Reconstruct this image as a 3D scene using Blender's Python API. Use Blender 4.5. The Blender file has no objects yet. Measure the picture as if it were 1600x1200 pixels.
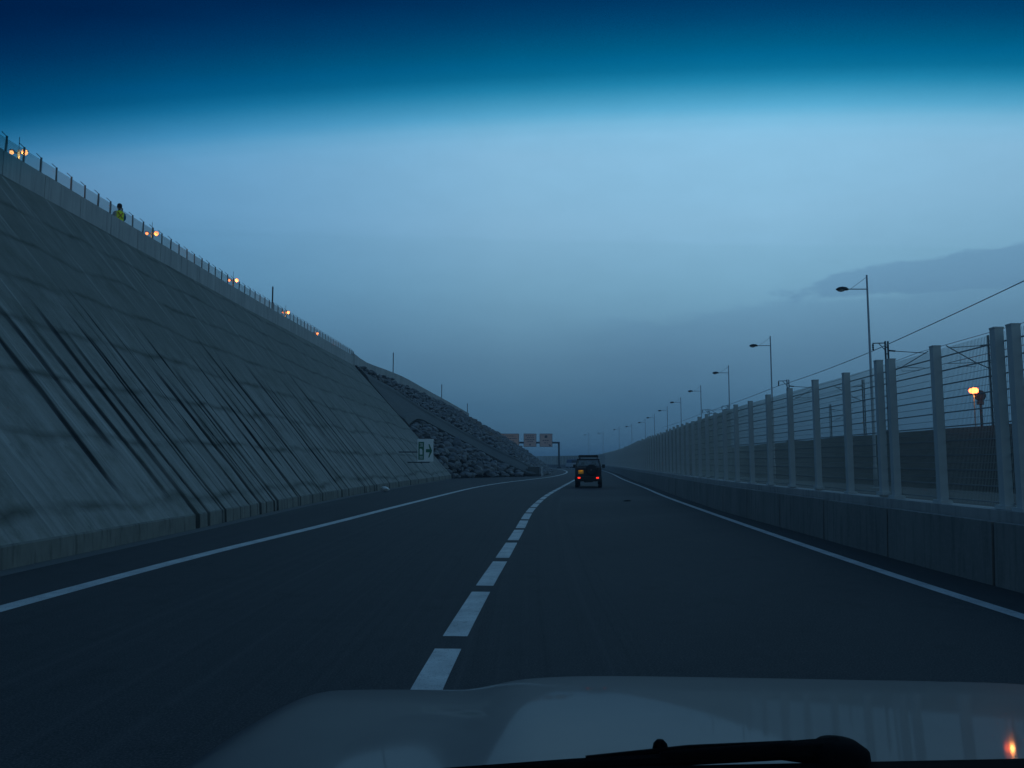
import bpy, bmesh, math, random
from mathutils import Vector, Matrix, noise
random.seed(7)
R = random.random
def U(a, b): return a + (b - a) * R()
sc = bpy.context.scene
col = sc.collection

# ------------------------------------------------------------------ camera
cam = bpy.data.cameras.new("camera"); camo = bpy.data.objects.new("camera", cam); col.objects.link(camo)
cam.sensor_width = 36; cam.lens = 36 * 1246 / 1600; cam.clip_start = 0.05; cam.clip_end = 5000
camo.location = (0, 0, 1.68); camo.rotation_euler = (math.radians(90 + 5.592), 0, 0)
sc.camera = camo
sc.view_settings.view_transform = 'Standard'; sc.view_settings.look = 'None'
sc.view_settings.gamma = 1; sc.view_settings.exposure = 0; sc.view_settings.use_curve_mapping = False
sc.cycles.transparent_max_bounces = 24; sc.cycles.max_bounces = 6

def lin(c):
    return tuple((x / 255 / 12.92 if x / 255 <= .04045 else ((x / 255 + .055) / 1.055) ** 2.4) for x in c) + (1.,)

# ------------------------------------------------------------------ world: dusk sky
w = bpy.data.worlds.new("World"); sc.world = w; w.use_nodes = True
nt = w.node_tree; nt.nodes.clear()
def N(t, **k):
    n = nt.nodes.new(t)
    for a, b in k.items(): setattr(n, a, b)
    return n
def math_(op, a, b=None, c=None, clamp=False):
    n = nt.nodes.new('ShaderNodeMath'); n.operation = op; n.use_clamp = clamp
    for i, x in enumerate((a, b, c)):
        if x is None: continue
        if isinstance(x, (int, float)): n.inputs[i].default_value = x
        else: nt.links.new(x, n.inputs[i])
    return n.outputs[0]
def sstep(x, lo, hi):
    n = nt.nodes.new('ShaderNodeMapRange'); n.interpolation_type = 'SMOOTHSTEP'
    nt.links.new(x, n.inputs[0]); n.inputs[1].default_value = lo; n.inputs[2].default_value = hi
    return n.outputs[0]
tc = N('ShaderNodeTexCoord'); sep = N('ShaderNodeSeparateXYZ'); nt.links.new(tc.outputs['Generated'], sep.inputs[0])
X_, Z_ = sep.outputs[0], sep.outputs[2]
ramp = N('ShaderNodeValToRGB'); cr_ = ramp.color_ramp
stops = [(-.2, (34, 58, 80)), (0, (55, 94, 122)), (.066, (65, 108, 139)), (.127, (86, 128, 158)), (.216, (115, 162, 192)), (.29, (130, 178, 210)),
         (.34, (132, 183, 216)), (.40, (134, 187, 221)), (.52, (134, 188, 222)), (.64, (56, 112, 160)), (.8, (26, 68, 116)), (1.0, (16, 54, 100))]
while len(cr_.elements) < len(stops): cr_.elements.new(.5)
for e, (p, c) in zip(cr_.elements, stops): e.position = (p + .2) / 1.2; e.color = lin(c)
nt.links.new(math_('DIVIDE', math_('ADD', Z_, .2), 1.2), ramp.inputs[0])
nz = N('ShaderNodeTexNoise'); nz.inputs['Scale'].default_value = 12; nz.inputs['Detail'].default_value = 6; nz.inputs['Roughness'].default_value = .6
mp = N('ShaderNodeMapping'); mp.inputs['Scale'].default_value = (1.2, 1.2, 3.2)
nt.links.new(tc.outputs['Generated'], mp.inputs[0]); nt.links.new(mp.outputs[0], nz.inputs[0])
nn = math_('SUBTRACT', nz.outputs[0], .5)
# low bank of cloud
edge = math_('ADD', math_('ADD', math_('MULTIPLY', X_, .06), .168), math_('MULTIPLY', nn, .05))
c2 = math_('MULTIPLY', sstep(math_('SUBTRACT', edge, Z_), -.004, .012), sstep(X_, .0, .2))
# separate flat cloud higher up
ex = math_('POWER', math_('DIVIDE', math_('SUBTRACT', X_, .51), .175), 2)
ez = math_('POWER', math_('DIVIDE', math_('SUBTRACT', Z_, math_('ADD', .188, math_('MULTIPLY', X_, .034))), .021), 2)
c1 = sstep(math_('ADD', math_('SUBTRACT', math_('SUBTRACT', 1, ex), ez), math_('MULTIPLY', nn, 3.0)), -.1, .35)
cm = math_('MAXIMUM', math_('MULTIPLY', c2, .46), math_('MULTIPLY', c1, .78))
soft = math_('MULTIPLY', nn, .10)
mixc = N('ShaderNodeMix', data_type='RGBA', blend_type='MULTIPLY'); nt.links.new(cm, mixc.inputs[0])
nt.links.new(ramp.outputs[0], mixc.inputs[6]); mixc.inputs[7].default_value = (.72, .75, .83, 1)
sky = N('ShaderNodeTexSky', sky_type='NISHITA'); sky.sun_disc = False
sky.sun_elevation = math.radians(2); sky.sun_rotation = math.radians(200)
mul = N('ShaderNodeVectorMath', operation='SCALE'); 
gl = N('ShaderNodeValToRGB'); nt.links.new(math_('ADD', math_('MULTIPLY', X_, .5), .5), gl.inputs[0])      # the glow of the set sun: ahead and a little to the right
GLS = [(0, (.24, .30, .38)), (.25, (.45, .58, .71)), (.32, (.58, .73, .84)), (.5, (1, 1, 1)), (.65, (1.12, 1.12, 1.10)), (1, (.9, .9, .9))]
while len(gl.color_ramp.elements) < len(GLS): gl.color_ramp.elements.new(.5)
for e_, (p_, v_) in zip(gl.color_ramp.elements, GLS): e_.position = p_; e_.color = (*v_, 1)
tint = N('ShaderNodeVectorMath', operation='MULTIPLY'); nt.links.new(mixc.outputs[2], tint.inputs[0]); nt.links.new(gl.outputs[0], tint.inputs[1]); nt.links.new(tint.outputs[0], mul.inputs[0])
glow = math_('ADD', .66, math_('MULTIPLY', sstep(sep.outputs[1], -.45, .35), .34))
nt.links.new(math_('MULTIPLY', glow, math_('ADD', 1.0, soft)), mul.inputs['Scale'])
bg1 = N('ShaderNodeBackground'); nt.links.new(mul.outputs[0], bg1.inputs[0]); bg1.inputs[1].default_value = 1.0
bg2 = N('ShaderNodeBackground'); nt.links.new(sky.outputs[0], bg2.inputs[0]); bg2.inputs[1].default_value = .004
ad = N('ShaderNodeAddShader'); out = N('ShaderNodeOutputWorld')
nt.links.new(bg1.outputs[0], ad.inputs[0]); nt.links.new(bg2.outputs[0], ad.inputs[1]); nt.links.new(ad.outputs[0], out.inputs[0])

sun = bpy.data.lights.new("sun", 'SUN'); sun.energy = .012; sun.angle = math.radians(25); sun.color = (1, .93, .85)
suno = bpy.data.objects.new("sun", sun); col.objects.link(suno); suno.rotation_euler = (math.radians(70), 0, math.radians(-20))

# ------------------------------------------------------------------ materials
class Mat:
    """small node builder: principled with layered noise"""
    def __init__(s, name, base, rough=.8, metal=0, spec=.5):
        s.m = bpy.data.materials.new(name); s.m.use_nodes = True; s.nt = s.m.node_tree
        s.p = s.nt.nodes['Principled BSDF']; s.p.inputs['Roughness'].default_value = rough
        s.p.inputs['Metallic'].default_value = metal; s.p.inputs['Specular IOR Level'].default_value = spec
        s.p.inputs['Base Color'].default_value = (*base, 1); s.c = None; s.base = base
    def coord(s, kind='Object', scale=(1, 1, 1)):
        t = s.nt.nodes.new('ShaderNodeTexCoord'); m = s.nt.nodes.new('ShaderNodeMapping'); m.inputs['Scale'].default_value = scale
        s.nt.links.new(t.outputs[kind], m.inputs[0]); return m.outputs[0]
    def noise(s, kind='Object', scale=(1, 1, 1), sc_=1., detail=5, lo=.3, hi=.7, rough=.6, dist=0):
        n = s.nt.nodes.new('ShaderNodeTexNoise'); n.inputs['Scale'].default_value = sc_; n.inputs['Detail'].default_value = detail
        n.inputs['Roughness'].default_value = rough; n.inputs['Distortion'].default_value = dist
        s.nt.links.new(s.coord(kind, scale), n.inputs[0])
        r = s.nt.nodes.new('ShaderNodeMapRange'); r.inputs[1].default_value = lo; r.inputs[2].default_value = hi
        s.nt.links.new(n.outputs[0], r.inputs[0]); return r.outputs[0]
    def layer(s, fac, color, amount=1.):
        mx = s.nt.nodes.new('ShaderNodeMix'); mx.data_type = 'RGBA'
        if s.c is None: mx.inputs[6].default_value = (*s.base, 1)
        else: s.nt.links.new(s.c, mx.inputs[6])
        mx.inputs[7].default_value = (*color, 1)
        if amount != 1:
            k = s.nt.nodes.new('ShaderNodeMath'); k.operation = 'MULTIPLY'; s.nt.links.new(fac, k.inputs[0]); k.inputs[1].default_value = amount; fac = k.outputs[0]
        s.nt.links.new(fac, mx.inputs[0]); s.c = mx.outputs[2]
        s.nt.links.new(s.c, s.p.inputs['Base Color']); return s
    def attr(s, name):
        a = s.nt.nodes.new('ShaderNodeAttribute'); a.attribute_name = name; return a.outputs['Fac']
    def bump(s, h, strength=.3, dist=.02):
        b = s.nt.nodes.new('ShaderNodeBump'); b.inputs['Strength'].default_value = strength; b.inputs['Distance'].default_value = dist
        s.nt.links.new(h, b.inputs['Height']); s.nt.links.new(b.outputs[0], s.p.inputs['Normal']); return s
    def mathn(s, op, a, b):
        n = s.nt.nodes.new('ShaderNodeMath'); n.operation = op
        for i, x in enumerate((a, b)):
            if isinstance(x, (int, float)): n.inputs[i].default_value = x
            else: s.nt.links.new(x, n.inputs[i])
        return n.outputs[0]

def emis(name, color, strength):
    m = bpy.data.materials.new(name); m.use_nodes = True; p = m.node_tree.nodes['Principled BSDF']
    p.inputs['Base Color'].default_value = (*[min(1, c) for c in color], 1)
    p.inputs['Emission Color'].default_value = (*color, 1); p.inputs['Emission Strength'].default_value = strength
    return m

a = Mat('asphalt', (.042, .043, .046), .85, 0, .22)
a.layer(a.noise('UV', (.5, .02, 1), 1, 5), (.033, .034, .038), .9)
a.layer(a.noise(sc_=.12, detail=6), (.060, .061, .063), .6)
a.layer(a.noise('UV', (2.2, .015, 1), 1, 5, .5, .72), (.026, .027, .030), .8)
a.layer(a.noise('UV', (1.1, .03, 1), 1, 6, .55, .75), (.085, .085, .084), .7)
a.layer(a.noise(sc_=1.3, detail=9, lo=.56, hi=.68, rough=.7), (.022, .023, .026), .75)
a.layer(a.noise(sc_=5, detail=8, lo=.5, hi=.75, rough=.7), (.075, .075, .074), .5)
a.layer(a.noise(sc_=60, detail=3, lo=.45, hi=.75), (.15, .15, .148), .7)
a.layer(a.noise(sc_=130, detail=2, lo=.45, hi=.7), (.015, .015, .016), .55)
a.bump(a.noise(sc_=90, detail=3, lo=0, hi=1), .5, .01); M_asph = a.m
a = Mat('shoulder_concrete', (.11, .115, .11), .85); a.layer(a.noise(sc_=.7), (.08, .085, .085)); a.layer(a.noise(sc_=25, lo=.5, hi=.8), (.16, .16, .15), .6); M_gut = a.m
a = Mat('road_paint', (.60, .60, .58), .6); a.layer(a.noise(sc_=2.2, detail=8, lo=.40, hi=.75), (.34, .34, .34)); a.layer(a.noise(sc_=9, detail=9, lo=.57, hi=.66, rough=.75), (.10, .10, .10), .8); a.layer(a.noise(sc_=70, detail=4, lo=.55, hi=.68), (.12, .12, .12), .7); M_paint = a.m
a = Mat('gravel_ground', (.075, .072, .06), .95); a.layer(a.noise(sc_=.4), (.05, .05, .04)); a.layer(a.noise(sc_=9, lo=.45, hi=.7), (.11, .10, .09), .7); M_ground = a.m
# concrete of the slope, UV in metres (u along the road, v up the slope)
a = Mat('slope_concrete', (.27, .265, .24), .9, 0, .3)
a.layer(a.noise('UV', (.35, .09, 1), 1, 6), (.19, .19, .17), .9)
a.layer(a.noise('UV', (2.4, .16, 1), 1, 5, .42, .72), (.37, .36, .33), .75)
a.layer(a.noise('UV', (7, .22, 1), 1, 4, .5, .75), (.14, .142, .13), .7)
a.layer(a.noise('UV', (1.2, 1.2, 1), 1.5, 8, .5, .75), (.17, .17, .14), .6)
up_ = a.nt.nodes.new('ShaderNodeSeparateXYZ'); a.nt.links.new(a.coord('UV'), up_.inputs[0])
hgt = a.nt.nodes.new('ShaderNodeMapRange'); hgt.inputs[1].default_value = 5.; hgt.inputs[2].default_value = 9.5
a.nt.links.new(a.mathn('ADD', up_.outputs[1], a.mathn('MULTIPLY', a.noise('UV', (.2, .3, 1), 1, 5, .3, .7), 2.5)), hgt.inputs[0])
a.layer(hgt.outputs[0], (.135, .14, .115), .62)      # upper half painted darker and greenish, lens vignetting put into the colour
a.layer(a.noise('UV', (.9, .5, 1), 1, 9, .5, .7, .7), (.11, .115, .09), .85)
a.layer(a.noise('UV', (3.2, .12, 1), 1, 6, .55, .72, .7), (.46, .45, .42), .75)
a.layer(a.noise('UV', (6, 3, 1), 1, 7, .6, .72, .7), (.10, .105, .095), .7)
# lift joints: irregular dark lines every couple of metres up the slope
uv = a.coord('UV'); sx = a.nt.nodes.new('ShaderNodeSeparateXYZ'); a.nt.links.new(uv, sx.inputs[0])
wob = a.noise('UV', (.16, .16, 1), 1, 4, .2, .8)
fr = a.mathn('FRACT', a.mathn('ADD', a.mathn('MULTIPLY', sx.outputs[1], .52), a.mathn('MULTIPLY', wob, .50)), 0)
d_ = a.mathn('ABSOLUTE', a.mathn('SUBTRACT', fr, .5), 0)
ln = a.mathn('SUBTRACT', 1, a.mathn('MULTIPLY', d_, 10)); lnc = a.mathn('MAXIMUM', ln, 0)
brk = a.noise('UV', (.4, .9, 1), 1.3, 8, .32, .60)
a.layer(a.mathn('MULTIPLY', lnc, brk), (.05, .053, .038), .8)
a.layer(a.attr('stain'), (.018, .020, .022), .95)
a.bump(a.noise('UV', (1, 1, 1), 7, 6, .2, .8), .5, .04); M_slope = a.m
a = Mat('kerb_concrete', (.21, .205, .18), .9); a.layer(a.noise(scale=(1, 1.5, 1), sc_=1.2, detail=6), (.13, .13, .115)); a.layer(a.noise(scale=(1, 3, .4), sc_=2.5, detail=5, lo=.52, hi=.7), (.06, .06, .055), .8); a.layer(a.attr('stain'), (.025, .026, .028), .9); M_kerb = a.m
a = Mat('parapet_concrete', (.46, .45, .43), .85); a.layer(a.noise(scale=(1, 1, .25), sc_=1.4, detail=6), (.33, .33, .32)); a.layer(a.noise(scale=(1, 5, .3), sc_=1.5, detail=4, lo=.5, hi=.72), (.22, .22, .21), .7); M_para = a.m
a = Mat('barrier_concrete', (.25, .25, .23), .88); a.layer(a.noise(scale=(1, 1, .4), sc_=1.1, detail=6), (.175, .18, .17)); a.layer(a.noise(scale=(1, 4, .35), sc_=2, detail=5, lo=.5, hi=.7), (.10, .10, .095), .7); a.layer(a.noise(sc_=14, detail=5, lo=.5, hi=.75), (.32, .32, .3), .35); M_barr = a.m
a = Mat('galvanised_post', (.55, .58, .57), .6, 0); a.layer(a.noise(scale=(1, 1, .5), sc_=3, detail=4), (.45, .48, .47)); M_post = a.m
a = Mat('galvanised_wire', (.48, .50, .46), .6, 0); a.layer(a.noise(sc_=.6, detail=3), (.36, .38, .34)); M_wire = a.m
a = Mat('fence_rail_metal', (.26, .28, .28), .55, 0); M_rail = a.m
a = Mat('weathered_post', (.17, .18, .19), .6); a.layer(a.noise(sc_=2), (.13, .135, .14)); M_fpost = a.m
a = Mat('dark_steel', (.05, .055, .06), .5, .3); a.layer(a.noise(sc_=4), (.035, .038, .04)); M_steel = a.m
a = Mat('lamp_pole_metal', (.48, .50, .50), .5, .1); a.layer(a.noise(scale=(1, 1, .3), sc_=4), (.38, .40, .40)); M_pole = a.m
a = Mat('lamp_lens', (.6, .58, .52), .25); M_lens = a.m
a = Mat('soil', (.028, .021, .014), .95, 0, .1); a.layer(a.noise(sc_=.35, detail=8), (.016, .013, .01)); a.layer(a.noise(sc_=2.5, detail=7, lo=.52, hi=.72), (.055, .042, .03), .7); a.bump(a.noise(sc_=1.5, detail=8, lo=0, hi=1), .8, .3); M_soil = a.m
a = Mat('rock_grey', (.17, .17, .175), .9)
oi = a.nt.nodes.new('ShaderNodeObjectInfo'); a.layer(oi.outputs['Random'], (.30, .295, .285), .8)
a.layer(a.noise(sc_=1.1, detail=3, lo=.35, hi=.65), (.075, .078, .082), .8); a.layer(a.noise(sc_=.09, detail=2, lo=.6, hi=.7), (.16, .09, .05), .5)
a.layer(a.noise(sc_=5, detail=6, lo=.45, hi=.75), (.20, .20, .195), .5); a.bump(a.noise(sc_=5, detail=6, lo=0, hi=1), .6, .1); M_rock = a.m
a = Mat('channel_concrete', (.125, .125, .118), .9); a.layer(a.noise(sc_=.5, detail=6), (.085, .088, .084)); M_chan = a.m
a = Mat('sign_white', (.82, .82, .80), .5); a.layer(a.noise(sc_=3, detail=5, lo=.45, hi=.8), (.7, .7, .68), .6); M_swhite = a.m
a = Mat('sign_green', (.02, .15, .07), .5); M_sgreen = a.m
a = Mat('sign_pink', (.78, .48, .40), .5); a.layer(a.noise(sc_=.5, detail=3), (.68, .41, .34)); M_spink = a.m
a = Mat('sign_orange', (.80, .42, .30), .5); M_sorange = a.m
a = Mat('sign_ink', (.05, .04, .045), .6); M_ink = a.m
a = Mat('black_rubber', (.018, .018, .019), .8); M_rub = a.m
a = Mat('black_trim', (.012, .012, .013), .45); a.layer(a.noise(sc_=60, lo=.5, hi=.8), (.02, .02, .02), .5); M_trim = a.m
a = Mat('dull_black_plastic', (.006, .006, .007), .9, 0, .05); M_dull = a.m
a = Mat('dark_car_paint', (.014, .015, .02), .3); a.p.inputs['Coat Weight'].default_value = .4; a.layer(a.noise(sc_=3, detail=5, lo=.5, hi=.8), (.03, .03, .032), .6); M_jeep = a.m
a = Mat('rim_metal', (.10, .10, .11), .4, .6); M_rim = a.m
a = Mat('yellow_plate', (.75, .42, .02), .45); M_plate = a.m
a = Mat('bonnet_paint', (.020, .032, .048), .4, .0); a.p.inputs['Coat Weight'].default_value = .42; a.p.inputs['Coat Roughness'].default_value = .045; a.p.inputs['Specular IOR Level'].default_value = .2
a.layer(a.noise(sc_=5, detail=7, lo=.4, hi=.8), (.05, .06, .07), .6); M_bon = a.m
a = Mat('van_paint', (.45, .47, .5), .35); M_van = a.m
a = Mat('blue_panel', (.05, .08, .18), .5); M_blue = a.m
a = Mat('vest_yellow', (.80, .88, .03), .8); M_vest = a.m
a = Mat('vest_band', (.50, .18, .04), .6); M_band = a.m
a = Mat('blue_cloth', (.05, .17, .30), .9); M_bcloth = a.m
a = Mat('dark_cloth', (.015, .016, .02), .9); M_dcloth = a.m
a = Mat('skin', (.32, .19, .13), .6); M_skin = a.m
a = Mat('hair', (.012, .010, .009), .7); M_hair = a.m
a = Mat('white_plastic', (.65, .66, .66), .5); a.layer(a.noise(sc_=6), (.5, .5, .5)); M_wplas = a.m
M_tail = emis('tail_lamp_lit', (1., .03, .015), 1.6)
M_sodium = emis('sodium_bulb', (1., .25, .075), 5.5)
M_sodium2 = emis('sodium_flood', (1., .11, .03), 14.)
def glass(name, tint, gloss=.08):
    m = bpy.data.materials.new(name); m.use_nodes = True; n = m.node_tree; n.nodes.clear()
    t = n.nodes.new('ShaderNodeBsdfTransparent'); t.inputs[0].default_value = (*tint, 1)
    g = n.nodes.new('ShaderNodeBsdfGlossy'); g.inputs['Roughness'].default_value = .03
    mx = n.nodes.new('ShaderNodeMixShader'); mx.inputs[0].default_value = gloss; o = n.nodes.new('ShaderNodeOutputMaterial')
    n.links.new(t.outputs[0], mx.inputs[1]); n.links.new(g.outputs[0], mx.inputs[2]); n.links.new(mx.outputs[0], o.inputs[0]); return m
M_cglass = glass('car_glass', (.7, .72, .75))
M_clear = bpy.data.materials.new('clear_windscreen'); M_clear.use_nodes = True; n_ = M_clear.node_tree; n_.nodes.clear()
t_ = n_.nodes.new('ShaderNodeBsdfTransparent'); t_.inputs[0].default_value = (.985, .99, .99, 1); o_ = n_.nodes.new('ShaderNodeOutputMaterial'); n_.links.new(t_.outputs[0], o_.inputs[0])
# sun strip film: the tint of the film itself deepens towards its top edge (UV: u across in m, v height above the car floor in m)
M_strip = bpy.data.materials.new('sun_strip_film'); M_strip.use_nodes = True; n_ = M_strip.node_tree; n_.nodes.clear()
tc_ = n_.nodes.new('ShaderNodeTexCoord'); sp_ = n_.nodes.new('ShaderNodeSeparateXYZ'); n_.links.new(tc_.outputs['UV'], sp_.inputs[0])
rp_ = n_.nodes.new('ShaderNodeValToRGB'); n_.links.new(sp_.outputs[1], rp_.inputs[0])
STRIP = [(0, (1, 1, 1)), (.094, (.92, .99, 1)), (.17, (.71, .91, .945)), (.245, (.38, .75, .835)), (.32, (.19, .59, .69)), (.396, (.055, .43, .55)), (.47, (.013, .298, .418)),
         (.547, (.002, .243, .37)), (.62, (0, .195, .305)), (.77, (0, .115, .22)), (.925, (0, .068, .16)), (1, (0, .05, .13))]
while len(rp_.color_ramp.elements) < len(STRIP): rp_.color_ramp.elements.new(.5)
for e, (p, c) in zip(rp_.color_ramp.elements, STRIP): e.position = p; e.color = (*[x ** .5 for x in c], 1)   # two faces of the sheet
t_ = n_.nodes.new('ShaderNodeBsdfTransparent'); o_ = n_.nodes.new('ShaderNodeOutputMaterial')
n_.links.new(rp_.outputs[0], t_.inputs[0]); n_.links.new(t_.outputs[0], o_.inputs[0])

# ------------------------------------------------------------------ mesh helpers
class MB:
    def __init__(s): s.v = []; s.f = []; s.mi = []
    def add(s, vs, fs, mi=0):
        k = len(s.v); s.v += [tuple(v) for v in vs]; s.f += [tuple(i + k for i in f) for f in fs]; s.mi += [mi] * len(fs); return s
    def box(s, c, size, rot=None, mi=0, taper=1.):
        x, y, z = (q / 2 for q in size)
        vs = [Vector((sx * x * (taper if sz > 0 else 1), sy * y * (taper if sz > 0 else 1), sz * z)) for sz in (-1, 1) for sy in (-1, 1) for sx in (-1, 1)]
        if rot is not None: vs = [rot @ v for v in vs]
        vs = [v + Vector(c) for v in vs]
        return s.add(vs, [(0, 2, 3, 1), (4, 5, 7, 6), (0, 1, 5, 4), (2, 6, 7, 3), (0, 4, 6, 2), (1, 3, 7, 5)], mi)
    def bb(s, x0, x1, y0, y1, z0, z1, mi=0):
        return s.box(((x0 + x1) / 2, (y0 + y1) / 2, (z0 + z1) / 2), (x1 - x0, y1 - y0, z1 - z0), None, mi)
    def tube(s, pts, r, n=8, mi=0, cap=True):
        pts = [Vector(p) for p in pts]; rs = r if isinstance(r, (list, tuple)) else [r] * len(pts)
        vs = []; fs = []; up = None
        for i, p in enumerate(pts):
            t = (pts[min(i + 1, len(pts) - 1)] - pts[max(i - 1, 0)]).normalized()
            a = Vector((0, 0, 1)) if abs(t.z) < .95 else Vector((0, 1, 0))
            u = t.cross(a).normalized(); v = t.cross(u)
            for k in range(n):
                q = 2 * math.pi * k / n; vs.append(p + rs[i] * (math.cos(q) * u + math.sin(q) * v))
        for i in range(len(pts) - 1):
            for k in range(n):
                b = i * n; fs.append((b + k, b + (k + 1) % n, b + n + (k + 1) % n, b + n + k))
        if cap: fs.append(tuple(range(n))[::-1]); fs.append(tuple(range(len(vs) - n, len(vs))))
        return s.add(vs, fs, mi)
    def lathe(s, prof, n=20, axis='z', c=(0, 0, 0), mi=0):
        vs = []; fs = []
        for r, h in prof:
            for k in range(n):
                q = 2 * math.pi * k / n; x, y = r * math.cos(q), r * math.sin(q)
                p = (x, y, h) if axis == 'z' else ((h, x, y) if axis == 'x' else (x, h, y))
                vs.append((p[0] + c[0], p[1] + c[1], p[2] + c[2]))
        for i in range(len(prof) - 1):
            for k in range(n):
                b = i * n; fs.append((b + k, b + (k + 1) % n, b + n + (k + 1) % n, b + n + k))
        fs.append(tuple(range(n))[::-1]); fs.append(tuple(range(len(vs) - n, len(vs))))
        return s.add(vs, fs, mi)
    def prism(s, poly, t, frame, mi=0):
        """poly in 2D extruded by t; frame maps (a, b, depth) to 3D"""
        n = len(poly); vs = [frame(x, y, 0) for x, y in poly] + [frame(x, y, t) for x, y in poly]
        fs = [tuple(range(n)), tuple(range(n, 2 * n))[::-1]] + [(i, i + n, (i + 1) % n + n, (i + 1) % n) for i in range(n)]
        return s.add(vs, fs, mi)
    def build(s, name, mat, parent=None, smooth=False, bevel=0, sub=0):
        me = bpy.data.meshes.new(name); me.from_pydata(s.v, [], s.f)
        for m in (mat if isinstance(mat, (list, tuple)) else [mat]): me.materials.append(m)
        for p, i in zip(me.polygons, s.mi): p.material_index = i; p.use_smooth = smooth
        bm = bmesh.new(); bm.from_mesh(me); bmesh.ops.recalc_face_normals(bm, faces=bm.faces); bm.to_mesh(me); bm.free()
        o = bpy.data.objects.new(name, me); col.objects.link(o)
        if parent: o.parent = parent
        if bevel:
            b = o.modifiers.new('bevel', 'BEVEL'); b.width = bevel; b.segments = 2; b.limit_method = 'ANGLE'
        if sub:
            b = o.modifiers.new('sub', 'SUBSURF'); b.levels = sub; b.render_levels = sub
        return o
def tag(o, label=None, cat=None, group=None, kind=None):
    for k, v in (('label', label), ('category', cat), ('group', group), ('kind', kind)):
        if v: o[k] = v
    return o
def empty(name, loc, rz=0.):
    o = bpy.data.objects.new(name, None); col.objects.link(o); o.location = loc; o.rotation_euler = (0, 0, rz); o.empty_display_size = .2; return o
def copy_tree(o, parent=None, **kw):
    c = o.copy(); col.objects.link(c)
    if parent: c.parent = parent
    for ch in list(o.children): copy_tree(ch, c)
    return c
def crv(P, n=12):
    """Catmull-Rom through points"""
    P = [Vector(p if len(p) == 3 else (*p, 0)) for p in P]; o = []
    for i in range(len(P) - 1):
        a, b, c, d = P[max(i - 1, 0)], P[i], P[i + 1], P[min(i + 2, len(P) - 1)]
        for k in range(n):
            t = k / n
            o.append(.5 * (2 * b + (c - a) * t + (2 * a - 5 * b + 4 * c - d) * t * t + (3 * b - a - 3 * c + d) * t ** 3))
    o.append(P[-1]); return o
class Path:
    def __init__(s, P, n=14):
        s.p = crv(P, n); s.L = [0.]
        for a, b in zip(s.p, s.p[1:]): s.L.append(s.L[-1] + (b - a).length)
    def at(s, d):
        import bisect
        d = max(0, min(d, s.L[-1] - 1e-6)); i = max(0, min(bisect.bisect_right(s.L, d) - 1, len(s.p) - 2))
        f = (d - s.L[i]) / max(1e-9, s.L[i + 1] - s.L[i]); p = s.p[i].lerp(s.p[i + 1], f)
        a = s.p[max(i - 1, 0)]; b = s.p[min(i + 2, len(s.p) - 1)]; t = (b - a); t.z = 0; t.normalize(); return p, t, Vector((t.y, -t.x, 0))  # normal to the right
    def off(s, d, o, z=0.):
        p, t, n = s.at(d); q = p + n * o; q.z = p.z + z; return q
    def s_of_y(s, y):
        for i in range(len(s.p) - 1):
            if s.p[i].y <= y <= s.p[i + 1].y: return s.L[i] + (y - s.p[i].y) / max(1e-9, s.p[i + 1].y - s.p[i].y) * (s.L[i + 1] - s.L[i])
        return s.L[-1]
def interp(tab, x):
    for (a, b), (c, d) in zip(tab, tab[1:]):
        if x <= c: return b + (d - b) * max(0, (x - a)) / (c - a)
    return tab[-1][1]

# ------------------------------------------------------------------ curves of the place (metres)
LEFT = Path([(-6.2, -15), (-6.1, 0), (-5.92, 8), (-5.66, 14.35), (-5.0, 22), (-4.15, 33.4), (-2.5, 53), (-.55, 66.5), (1.9, 78.5), (4.9, 94.5), (8.2, 122), (10.2, 151), (10.9, 178), (9.5, 205), (2, 234), (-20, 256), (-60, 268)])
RIGHT = Path([(5.4, -15), (5.45, 0), (5.57, 8.86), (5.87, 15.5), (6.6, 27), (7.55, 40), (8.9, 55), (11.0, 80), (14.5, 117), (18.0, 160), (19.6, 195), (18.3, 222), (10, 246), (-10, 262), (-60, 276)])
MID = Path([(-.8, 0), (-.64, 5.94), (-.4, 10.63), (-.2, 13.8), (0, 17.07), (.18, 20.1), (.72, 29.1), (1.75, 40.5), (3.2, 53), (5.3, 70.6), (7.6, 90), (9.5, 105), (12.2, 130), (14.7, 160), (15.4, 188), (13.5, 215), (5, 241), (-16, 259), (-60, 272)])
WALL = Path([(6.45, -15), (6.5, 0), (6.57, 10.5), (6.66, 14), (6.92, 20), (7.18, 27), (7.55, 32), (8.2, 40), (9.5, 54), (11.5, 77), (15.6, 119), (19.2, 166), (21.2, 198), (20.4, 226), (13, 250), (-6, 264), (-60, 282)])
LB = Path([(-9.4, -15), (-9.4, 0), (-9.4, 40), (-8.4, 65), (-6.8, 82), (-2.5, 88), (1, 93), (3.8, 99), (6.0, 116), (8.0, 142), (9.0, 175), (7.5, 203), (0, 231), (-22, 252), (-60, 263)])
def ribbon(A, B, n, z):
    m = MB(); m.uv = []
    for i in range(n + 1):
        f = i / n; a = A.off(A.L[-1] * f, 0, z); b = B.off(B.L[-1] * f, 0, z); m.v += [tuple(a), tuple(a.lerp(b, .33)), tuple(a.lerp(b, .67)), tuple(b)]
        c = MID.at(MID.L[-1] * f)[0]; m.uv += [((q - c).length * (1 if k > 1 else -1), MID.L[-1] * f) for k, q in enumerate((a, a.lerp(b, .33), a.lerp(b, .67), b))]
    for i in range(n):
        for k in range(3): m.f.append((4 * i + k, 4 * i + k + 1, 4 * i + k + 5, 4 * i + k + 4)); m.mi.append(0)
    return m
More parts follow.
